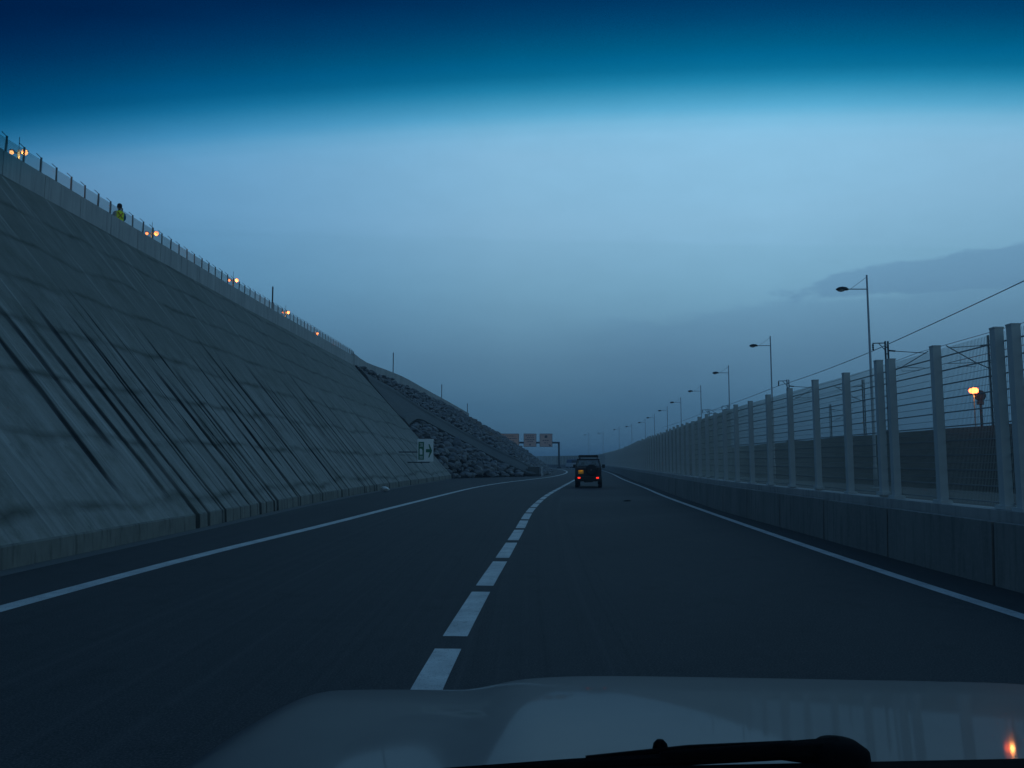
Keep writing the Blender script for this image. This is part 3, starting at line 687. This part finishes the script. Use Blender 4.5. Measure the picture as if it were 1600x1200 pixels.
# floodlight and round signal
r = empty('floodlight', (26.9, 46.3, 3.5))
m = MB(); m.tube([(0, 0, 0), (0, 0, 2.2)], .045, 8); m.lathe([(.12, 0), (.12, .06)], 10); m.build('post', M_pole, r)
m = MB(); m.box((.03, .05, 2.43), (.44, .30, .10)); m.box((0, 0, 2.22), (.08, .08, .1)); hd = m.build('housing', M_steel, r, bevel=.02)
m = MB(); m.lathe([(.03, -.31), (.12, -.23), (.18, -.06), (.18, .08), (.14, .18)], 14, 'x', (0, -.05, 2.32)); m.build('bulb', M_sodium2, hd, True)
ld = bpy.data.lights.new('flood_light', 'POINT'); ld.energy = 40; ld.color = (1, .42, .1); ld.shadow_soft_size = .12
lo = bpy.data.objects.new('flood_light', ld); col.objects.link(lo); lo.parent = r; lo.location = (0, -.26, 2.3)
tag(r, 'glowing orange floodlight on a short post behind the mesh fence', 'floodlight')
r = empty('round_signal', (27.62, 46.9, 3.5))
m = MB(); m.tube([(0, 0, 0), (0, 0, 1.6)], .075, 8); m.build('post', M_steel, r)
m = MB(); m.lathe([(.10, -.08), (.31, -.07), (.335, 0), (.31, .07), (.10, .12)], 24, 'y', (0, 0, 2.08)); m.build('disc', M_steel, r, True)
m = MB(); m.box((0, 0, 1.66), (.34, .2, .24)); m.build('bracket', M_steel, r, bevel=.02)
tag(r, 'dark round signal disc on a post beside the orange floodlight', 'signal')

# ------------------------------------------------------------------ gantry with three signs
g = empty('sign_gantry', (0, 220, 0)); tag(g, 'dark overhead gantry spanning the road with its post by the far fence', 'gantry')
m = MB(); m.box((12.9, 0, 3.6), (.5, .5, 7.2)); m.box((12.9, 0, .2), (1.1, 1.1, .5)); m.build('post', M_steel, g, bevel=.04)
m = MB(); m.box((-14., 0, 3.6), (.5, .5, 7.2)); m.box((-14., 0, .2), (1.1, 1.1, .5)); m.build('post', M_steel, g, bevel=.04)
m = MB(); m.box((-.55, 0, 7.0), (27.4, .42, .5)); m.build('beam', M_steel, g, bevel=.04)
def board(x0, x1, mat, label, rows, arrow):
    o = empty('road_sign', ((x0 + x1) / 2, 219.6, 5.85)); w_, h_ = x1 - x0, 3.6
    m = MB(); m.box((0, 0, h_ / 2), (w_, .1, h_)); m.build('panel', mat, o, bevel=.03)
    m = MB()
    for sx in (-1, 1): m.box((sx * w_ / 2 * .97, -.06, h_ / 2), (.10, .03, h_ * .98))
    for sz in (.03, h_ - .03): m.box((0, -.06, sz), (w_ * .94, .03, .09))
    m.build('border', M_ink, o)
    m = MB()
    for z, x, l in rows:
        q = x
        while q < x + l:
            e = U(.25, .6); m.box((q + e / 2, -.065, z), (min(e, x + l - q), .02, .20)); q += e + .13
    m.build('lettering', M_ink, o)
    m = MB()
    if arrow == 'down': m.prism([(-.09, .5), (.09, .5), (.09, .30), (.3, .30), (0, -.12), (-.3, .30), (-.09, .30)], -.02, lambda a, b, d: (a, -.06 + d, b + .35))
    if arrow == 'diag':
        m.prism([(-.08, .7), (.08, .7), (.08, .3), (.34, .34), (0, -.12), (-.34, .34), (-.08, .3)], -.02, lambda a, b, d: (.7 + (a * .7 + -b * .7) + .5, -.06 + d, .25 + (a * .7 + b * .7)))
        m.box((0, -.065, 2.75), (.75, .02, .45)); m.box((0, -.066, 3.05), (.45, .02, .25)); m.box((-.22, -.066, 2.48), (.2, .02, .12)); m.box((.22, -.066, 2.48), (.2, .02, .12))
    if m.v: m.build('arrow', M_ink, o)
    return tag(o, label, 'road sign', 'signs on the overhead gantry')
board(-4.6, 1.95, M_sorange, 'orange overhead sign half hidden behind the rock slope', [(2.95, -1.2, 3.2), (2.3, -1.0, 3.6), (1.6, -1.4, 3.4)], None)
board(3.2, 6.7, M_spink, 'pale pink overhead sign with rows of text above a down arrow', [(3.0, -1.2, 2.4), (2.5, -.9, 1.9), (2.0, -1.3, 2.6), (1.5, -.7, 1.5)], 'down')
board(7.6, 11.1, M_spink, 'pale pink overhead sign with vehicle pictogram and diagonal arrow', [(1.75, -.9, 1.8), (1.1, -.5, .8)], 'diag')

# ------------------------------------------------------------------ green arrow sign against the slope
o = empty('arrow_sign', (-6.92, 64, 0), .10); tag(o, 'white board with green panel and arrow, bracketed off the concrete bank', 'road sign')
m = MB(); m.box((0, 0, 2.62), (1.26, .05, 1.80)); m.build('board', M_swhite, o, bevel=.012)
m = MB(); m.box((-.34, -.035, 2.58), (.44, .02, 1.42)); gp = m.build('green_panel', M_sgreen, o)
m = MB()   # small pale vehicle pictogram and text bars, turned on their side as on the board
for z, h in ((1.98, .02), (2.06, .02), (2.14, .02)): m.box((-.34, -.05, z), (.26, .012, .035))
m.prism([(-.12, 0), (.10, 0), (.10, .34), (.02, .46), (-.12, .46)], -.014, lambda a, b, d: (-.34 + a, -.046 + d, 2.28 + b))
m.box((-.34, -.052, 2.95), (.26, .012, .04)); m.box((-.30, -.052, 3.04), (.18, .012, .04)); m.box((-.34, -.052, 3.13), (.26, .012, .04)); m.build('pictogram', M_swhite, gp)
m = MB(); m.prism([(0, -.13), (.30, -.13), (.20, -.52), (.27, -.55), (.50, 0), (.27, .55), (.20, .52), (.30, .13), (0, .13)], -.02, lambda a, b, d: (.0 + a + .03, -.028 + d, 2.58 + b)); m.build('arrow', M_sgreen, o)
m = MB(); m.tube([(.2, .04, 2.48), (-2.9, .04, 2.48)], .045, 8); m.tube([(.35, .04, 1.66), (-1.85, .04, 1.66)], .045, 8); m.tube([(-.3, .04, 1.55), (-.3, .04, 3.4)], .035, 8); m.build('bracket', M_steel, o)

# ------------------------------------------------------------------ small things by the road
m = MB(); m.box((0, 0, .55), (.14, .07, 1.1), taper=.85); o = m.build('marker_post', M_wplas, bevel=.01); o.location = (3.55, 95.3, 0); 
tag(o, 'thin white marker post by the small concrete block', 'post')
bm = rock_mesh(40)
for v in bm.verts: v.co *= .42
me = bpy.data.meshes.new('plastic_bag'); bm.to_mesh(me); bm.free(); me.materials.append(M_wplas)
o = bpy.data.objects.new('plastic_bag', me); col.objects.link(o); o.location = (-7.3, 46.3, .14); o.rotation_euler = (0, .2, .7); tag(o, 'crumpled white plastic bag lying at the foot of the concrete bank', 'litter')
bm = rock_mesh(41)
for v in bm.verts: v.co = Vector((v.co.x * .3, v.co.y * .3, v.co.z * .12))
me = bpy.data.meshes.new('road_scrap'); bm.to_mesh(me); bm.free(); me.materials.append(M_rub)
o = bpy.data.objects.new('road_scrap', me); col.objects.link(o); o.location = (4.98, 34.8, .02); tag(o, 'small dark scrap lying in the lane behind the dark car', 'litter')

# ------------------------------------------------------------------ dark 4x4 ahead
J = empty('off_roader', (5.0, 52.6, 0), math.radians(-6.5)); tag(J, 'dark boxy off-road car with roof box and rear spare wheel, tail lights lit', 'car')
def side(poly, x0, x1, mb): mb.prism(poly, x1 - x0, lambda a, b, d: (x0 + d, a, b)); return mb
arch = lambda c, r=.46: [(c + r * math.cos(q), .40 + r * math.sin(q)) for q in [math.pi * i / 10 for i in range(11)]]
low = [(0.0, .50), (0.0, 1.34), (.05, 1.40), (3.35, 1.40), (3.5, 1.28), (4.45, 1.18), (4.6, 1.05), (4.6, .5)] + arch(3.62) + arch(.92)
m = MB(); side(low, -.86, .86, m); m.build('body', M_jeep, J, bevel=.05)
m = MB()
wz0, wz1 = 1.39, 1.80; hw0, hw1 = .80, .68
def bar(a, b, r): m.tube([a, b], r, 6)
for sx in (-1, 1):
    for (y0, y1, r) in ((.08, .22, .075), (1.45, 1.45, .05), (2.45, 2.45, .05), (3.30, 2.75, .055)): bar((sx * hw0, y0, wz0), (sx * hw1, y1, wz1), r)
m.bb(-.74, .74, .16, 2.80, wz1, 1.90); m.bb(-.66, .66, .03, .16, 1.36, 1.42); m.build('cabin_frame', M_jeep, J, bevel=.03)
def pane(pts, name):
    a, b, c, d = [Vector(p) for p in pts]; n = (b - a).cross(d - a).normalized() * .012; mm = MB(); mm.add([a, b, c, d, a + n, b + n, c + n, d + n], [(0, 1, 2, 3), (4, 5, 6, 7), (0, 1, 5, 4), (1, 2, 6, 5), (2, 3, 7, 6), (3, 0, 4, 7)]); mm.build(name, M_cglass, J)
pane([(-.76, .07, 1.40), (.76, .07, 1.40), (.63, .20, 1.80), (-.63, .20, 1.80)], 'rear_window')
pane([(-.76, 3.30, 1.40), (.76, 3.30, 1.40), (.63, 2.76, 1.80), (-.63, 2.76, 1.80)], 'windscreen')
for sx in (-1, 1): pane([(sx * .80, .15, 1.40), (sx * .80, 3.22, 1.40), (sx * .68, 2.70, 1.80), (sx * .68, .24, 1.80)], 'side_window')
for x in (-.38, .38):
    for y in (1.2, 2.3):
        m = MB(); m.box((x, y, 1.15), (.48, .14, .7)); m.box((x, y, 1.58), (.26, .10, .18)); m.build('seat', M_dcloth, J, bevel=.03)
m = MB(); m.box((0, 1.35, 2.06), (1.30, 1.9, .13)); m.box((0, 1.35, 2.135), (1.22, 1.8, .03))
for x in (-.58, .58):
    for y in (.6, 2.1): m.box((x, y, 1.94), (.05, .06, .10))
m.build('roof_box', M_trim, J, bevel=.03)
m = MB(); m.bb(-.89, .89, -.14, .06, .45, .74); m.bb(-.3, .3, -.10, .0, .36, .46); m.build('bumper', M_trim, J, bevel=.03)
m = MB(); m.box((.17, -.035, 1.02), (.10, .08, .10)); m.bb(-.62, .62, -.03, .0, .78, .82); m.build('door_trim', M_trim, J)
def wheel(name, c, w_, r, ax):
    sw = empty('x', (0, 0, 0)); bpy.data.objects.remove(sw)
    mm = MB(); mm.lathe([(r * .62, -w_ / 2), (r * .92, -w_ / 2), (r, -w_ * .36), (r, w_ * .36), (r * .92, w_ / 2), (r * .62, w_ / 2)], 28, ax); t = mm.build(name, M_rub, J, True); t.location = c
    mm = MB(); mm.lathe([(r * .1, -w_ / 2 - .005), (r * .3, -w_ / 2 + .01), (r * .58, -w_ / 2 + .02), (r * .62, w_ / 2 - .02), (r * .2, w_ / 2 + .0)], 20, ax); mm.build('rim', M_rim, t, True); return t
for x in (-.76, .76):
    for y in (.92, 3.62): wheel('wheel', (x, y, .385), .25, .385, 'x')
wheel('spare_wheel', (.20, -.15, 1.17), .22, .37, 'y')
for x in (-.60, .60):
    m = MB(); m.box((x, -.155, .655), (.17, .04, .09)); m.build('tail_light', M_tail, J, bevel=.015)
m = MB(); m.box((-.48, -.02, 1.03), (.34, .03, .25)); pl = m.build('number_plate', M_plate, J, bevel=.006)
m = MB(); m.box((-.48, -.05, 1.18), (.30, .06, .03)); m.build('plate_lamp', M_trim, J)
pld = bpy.data.lights.new('plate_lamp_light', 'AREA'); pld.shape = 'RECTANGLE'; pld.size = .28; pld.size_y = .03; pld.energy = .08; pld.color = (1, .62, .25)
plo = bpy.data.objects.new('plate_lamp_light', pld); col.objects.link(plo); plo.parent = J; plo.location = (-.48, -.10, 1.155); plo.rotation_euler = (math.radians(25), 0, 0)
for sx in (-1, 1):
    m = MB(); m.box((sx * 1.0, 3.0, 1.40), (.20, .10, .24)); m.tube([(sx * .82, 3.02, 1.36), (sx * .95, 3.02, 1.38)], .025, 6); m.build('mirror', M_trim, J, bevel=.03)
    m = MB(); m.box((sx * .74, .30, .40), (.26, .02, .36)); m.build('mudflap', M_rub, J)

# distant van
V = empty('van', (17.6, 226, 0), math.radians(14)); tag(V, 'distant pale van with dark upper part, just showing past the dark car', 'van')
m = MB(); side([(0, .35), (0, 1.45), (4.9, 1.45), (5.3, 1.0), (5.35, .35)], -.95, .95, m); m.build('body', M_van, V, bevel=.08)
m = MB(); side([(0.05, 1.45), (.12, 2.45), (3.9, 2.45), (4.7, 1.45)], -.92, .92, m); m.build('upper_body', M_blue, V, bevel=.08)
m = MB(); m.bb(-.7, .7, .02, .06, 1.55, 2.2); m.build('rear_window', M_trim, V)
for x in (-.8, .8):
    for y in (1.0, 4.2):
        m = MB(); m.lathe([(.2, -.11), (.34, -.11), (.34, .11), (.2, .11)], 16, 'x'); t = m.build('wheel', M_rub, V, True); t.location = (x, y, .34)

# ------------------------------------------------------------------ person seated on the parapet
PB = Vector((-17.33, 34.3, 12.13)); PS = .98
per = None
def skinned(name, nodes, edges, mat, parent, lev=2, root=0):
    me = bpy.data.meshes.new(name); me.from_pydata([n[:3] for n in nodes], edges, []); me.materials.append(mat)
    o = bpy.data.objects.new(name, me); col.objects.link(o); o.parent = parent
    o.modifiers.new('skin', 'SKIN'); sv = me.skin_vertices[0].data
    for i, n in enumerate(nodes): sv[i].radius = (n[3], n[4] if len(n) > 4 else n[3]); sv[i].use_root = i == root
    o.modifiers['skin'].use_smooth_shade = True
    b = o.modifiers.new('sub', 'SUBSURF'); b.levels = lev; b.render_levels = lev
    me2 = bpy.data.meshes.new_from_object(o.evaluated_get(bpy.context.evaluated_depsgraph_get())); o.modifiers.clear(); o.data = me2; return o
# local axes: +Y the way the person faces (down the road), +X to the road; back a little turned to the road
def make_person():
    p = empty('person', PB, math.radians(48)); p.scale = (PS,) * 3
    bn = [(0, 0, .10, .155, .12), (0, .0, .30, .145, .11), (0, -.01, .48, .165, .11), (0, 0, .57, .08, .07), (0, .015, .65, .05), (0, .02, .70, .05),          # pelvis..neck
          (.09, .18, .10, .085), (.10, .42, .09, .07), (.11, .62, -.06, .055), (.12, .80, -.26, .042), (.12, .90, -.27, .035),                              # leg
          (-.09, .18, .10, .085), (-.10, .43, .11, .07), (-.11, .66, .02, .055), (-.11, .86, -.14, .042), (-.11, .97, -.12, .035),
          (.19, 0, .53, .055), (.25, .02, .30, .045), (.20, .20, .20, .036), (.16, .30, .20, .03),
          (-.19, 0, .53, .055), (-.25, .02, .30, .045), (-.20, .22, .20, .036), (-.16, .32, .20, .03)]
    be = [(0, 1), (1, 2), (2, 3), (3, 4), (4, 5), (0, 6), (6, 7), (7, 8), (8, 9), (9, 10), (0, 11), (11, 12), (12, 13), (13, 14), (14, 15), (2, 16), (16, 17), (17, 18), (18, 19), (2, 20), (20, 21), (21, 22), (22, 23)]
    for sx, base in ((1, 19), (-1, 23)):
        hx, hy, hz_ = bn[base][:3]
        for k, (dx, L) in enumerate(((-.03, .07), (-.01, .08), (.01, .075), (.03, .06))):
            i = len(bn); bn += [(hx + dx, hy + .05, hz_, .010), (hx + dx, hy + .05 + L * .6, hz_ - .01, .009), (hx + dx, hy + .05 + L, hz_ - .04, .008)]; be += [(base, i), (i, i + 1), (i + 1, i + 2)]
        i = len(bn); bn += [(hx - sx * .04, hy + .02, hz_ + .01, .011), (hx - sx * .06, hy + .05, hz_, .009)]; be += [(base, i), (i, i + 1)]
    b = skinned('body', bn, be, M_dcloth, p, 1)
    m = MB(); m.lathe([(.03, -.125), (.07, -.10), (.088, -.04), (.095, .03), (.085, .085), (.05, .12), (.01, .13)], 16, c=(0, .03, .79)); m.box((0, .125, .775), (.03, .04, .05), taper=.5); m.box((0, .118, .73), (.05, .012, .012))
    for sx in (-1, 1): m.lathe([(.012, -.006), (.012, .006)], 8, 'y', (sx * .032, .112, .80)); m.lathe([(.028, -.01), (.022, .012)], 8, 'x', (sx * .097, .03, .785))
    m.build('head', M_skin, p, True)
    m = MB(); m.lathe([(.092, -.06), (.105, -.01), (.108, .04), (.095, .10), (.055, .14), (.01, .15)], 16, c=(0, .012, .80)); m.build('hair', M_hair, p, True)
    m = MB(); rows = [(.10, .19, .145), (.20, .185, .14), (.32, .18, .135), (.44, .20, .135), (.53, .205, .12), (.575, .14, .10), (.60, .09, .085)]; vs = []
    for z, a_, b_ in rows:
        for k in range(20): q = 2 * math.pi * k / 20; vs.append((a_ * math.cos(q), b_ * math.sin(q), z))
    m.add(vs, [(i * 20 + k, i * 20 + (k + 1) % 20, i * 20 + 20 + (k + 1) % 20, i * 20 + 20 + k) for i in range(6) for k in range(20)]); v = m.build('vest', M_vest, p, True)
    m = MB()
    for a_, b_ in (((-.11, .50), (.10, .24)), ((.11, .50), (-.10, .24))): m.tube([(a_[0], -.125, a_[1]), ((a_[0] + b_[0]) / 2, -.142, (a_[1] + b_[1]) / 2), (b_[0], -.135, b_[1])], .022, 6)
    m.build('crossed_bands', M_band, v)
    sl = [(-.185, 0, .54, .07), (-.235, .0, .42, .068), (-.262, .02, .30, .062), (-.24, .11, .24, .055), (-.205, .20, .205, .05)]
    skinned('sleeve', sl, [(i, i + 1) for i in range(4)], M_bcloth, p, 1)
    sl = [(-q[0], *q[1:]) for q in sl]; skinned('sleeve', sl, [(i, i + 1) for i in range(4)], M_bcloth, p, 1)
    return p
per = make_person(); tag(per, 'person in yellow safety vest sitting on the parapet above the concrete bank', 'person')

# ------------------------------------------------------------------ the car the view is taken from
C = empty('own_car', (.34, 1.6, 0)); C.location = (0, 0, 0); tag(C, 'silver grey car bonnet with black wiper in front of the windscreen', 'car')
XC = .45
def bz_(x, y):
    k = max(0, (y - 1.2) / 1.1); z = 1.222 - .105 * (y - 1.2) - .16 * 1.1 * k ** 4 / 4
    X = x - XC
    b = 1 / (1 + math.exp(-((.50 + X) if X < 0 else (1.0 - X)) / .040)); z += .036 * b * min(1, max(0, (2.36 - y) * 6)) - .014 - .010 / (1 + math.exp((X + .35) / .06))
    e = max(0, -X - .91, X - .98); z -= 1.9 * e * e + 70 * e ** 4
    return z - .004 * X * X - .015 * X
def nose(x): return 2.36 - .55 * abs((x - .45) / 1.17) ** 5
m = MB(); NX, NY = 90, 44
for i in range(NX + 1):
    x = -.72 + 2.34 * i / NX
    for j in range(NY + 1):
        yf = nose(x); y = 1.02 + (yf - 1.02) * j / NY; m.v.append((x, y, bz_(x, y)))
    yf = nose(x); z = bz_(x, yf); m.v += [(x, yf + .03, z - .03), (x, yf + .05, z - .10), (x, yf + .06, z - .3)]
c = NY + 4
for i in range(NX):
    for j in range(c - 1): m.f.append((i * c + j, i * c + j + 1, (i + 1) * c + j + 1, (i + 1) * c + j)); m.mi.append(0)
m.build('bonnet', M_bon, C, True)
for sx in (-1, 1):
    m = MB(); x = -.72 if sx < 0 else 1.62
    for j in range(NY + 1):
        y = 1.02 + (nose(x) - 1.02) * j / NY; z = bz_(x, y); m.v += [(x, y, z - .002), (x + sx * .02, y, z - .08), (x + sx * .02, y, .5)]
    for j in range(NY):
        for k in range(2): m.f.append((3 * j + k, 3 * j + k + 1, 3 * j + k + 4, 3 * j + k + 3)); m.mi.append(0)
    m.build('wing', M_bon, C, True)
m = MB(); m.bb(-.60, 1.5, .93, 1.03, 1.10, 1.235)
m.add([(-.14, 1.02, 1.2), (1.5, 1.02, 1.2), (1.5, 1.12, 1.2), (-.14, 1.12, 1.2), (-.14, 1.02, 1.272), (1.5, 1.02, 1.304), (1.5, 1.115, 1.304), (-.14, 1.115, 1.272)], [(0, 1, 2, 3), (4, 5, 6, 7), (0, 1, 5, 4), (1, 2, 6, 5), (2, 3, 7, 6), (3, 0, 4, 7)]); m.build('cowl', M_dull, C, bevel=.012)
def gp(y_, z_): return (0, y_, z_)
# wiper
wp = None
m = MB(); m.lathe([(.036, -.03), (.042, .0), (.040, .020), (.026, .030), (.01, .033)], 20, c=(.440, 1.12, 1.274)); m.tube([(.44, 1.12, 1.290), (.36, 1.12, 1.292), (.20, 1.115, 1.284)], [.020, .012, .009], 8); wp = m.build('wiper', M_dull, C, True)
m = MB(); m.tube([(-.10, 1.10, 1.268), (.08, 1.11, 1.277), (.25, 1.115, 1.284), (.40, 1.12, 1.290)], .0085, 8); m.tube([(.10, 1.125, 1.280), (.24, 1.125, 1.294), (.38, 1.125, 1.300)], .004, 6); m.build('blade', M_dull, wp)
m = MB(); m.lathe([(.011, -.035), (.011, .0), (.0095, .007), (.005, .012)], 14, c=(.203, 1.135, 1.289)); m.build('washer_nozzle', M_dull, C, True)
# windscreen glass with its tinted sun strip, pillars and header
def ws(x, v, n=0.):   # v: height
    k = (v - 1.18) / .82; return Vector((x, 1.0 - .62 * k - .10 * (x - XC) ** 2 + n * .8, v + n * .6))
def sheet(v0, v1, n0, th, lim, nx=24, nv=6):
    m = MB(); uvl = []
    for side_ in (0, 1):
        for i in range(nx + 1):
            x = XC - lim + 2 * lim * i / nx
            for j in range(nv + 1):
                v = v0 + (v1 - v0) * j / nv; m.v.append(tuple(ws(x, v, n0 + th * side_))); uvl.append((x, v))
    k = (nx + 1) * (nv + 1)
    for side_ in (0, 1):
        for i in range(nx):
            for j in range(nv):
                b = side_ * k + i * (nv + 1) + j; m.f.append((b, b + 1, b + nv + 2, b + nv + 1)); m.mi.append(0)
    return m, uvl
SB = 1.82; ST = 1.99
m, uvl = sheet(1.19, SB, 0, .005, .92); wsg = m.build('windscreen', M_clear, C, True)
m, uvl = sheet(SB, ST, 0, .005, .92, 60, 16); so = m.build('sun_strip', M_strip, wsg, True)
def vs_of(x, v): return (245 - (-10170.465 + 14500.796 * v - 1546.2017 * x - 387.063 * x * x + 949.216 * v * x - 4782.758 * v * v)) / 265
put_uv(so, [(x, max(0, min(1, vs_of(x, v)))) for x, v in uvl])
m = MB(); m.bb(XC - .9, XC + .9, .12, .34, 1.99, 2.05); m.build('roof_header', M_trim, C, bevel=.02)
for sx in (-1, 1):
    m = MB(); m.tube([ws(XC + sx * 1.0, 1.17), ws(XC + sx * .98, 1.6), ws(XC + sx * .93, 2.01)], .045, 8); m.build('pillar', M_bon, C, True)

# ------------------------------------------------------------------ evening haze
M_haze = bpy.data.materials.new('haze_air'); M_haze.use_nodes = True; n_ = M_haze.node_tree; n_.nodes.clear()
v_ = n_.nodes.new('ShaderNodeVolumePrincipled'); v_.inputs['Color'].default_value = (.62, .80, 1, 1); v_.inputs['Density'].default_value = .0009
o_ = n_.nodes.new('ShaderNodeOutputMaterial'); n_.links.new(v_.outputs[0], o_.inputs['Volume'])
m = MB(); m.bb(-1600, 1600, -1600, 1600, -1.1, 18.); tag(m.build('haze', M_haze), kind='stuff')
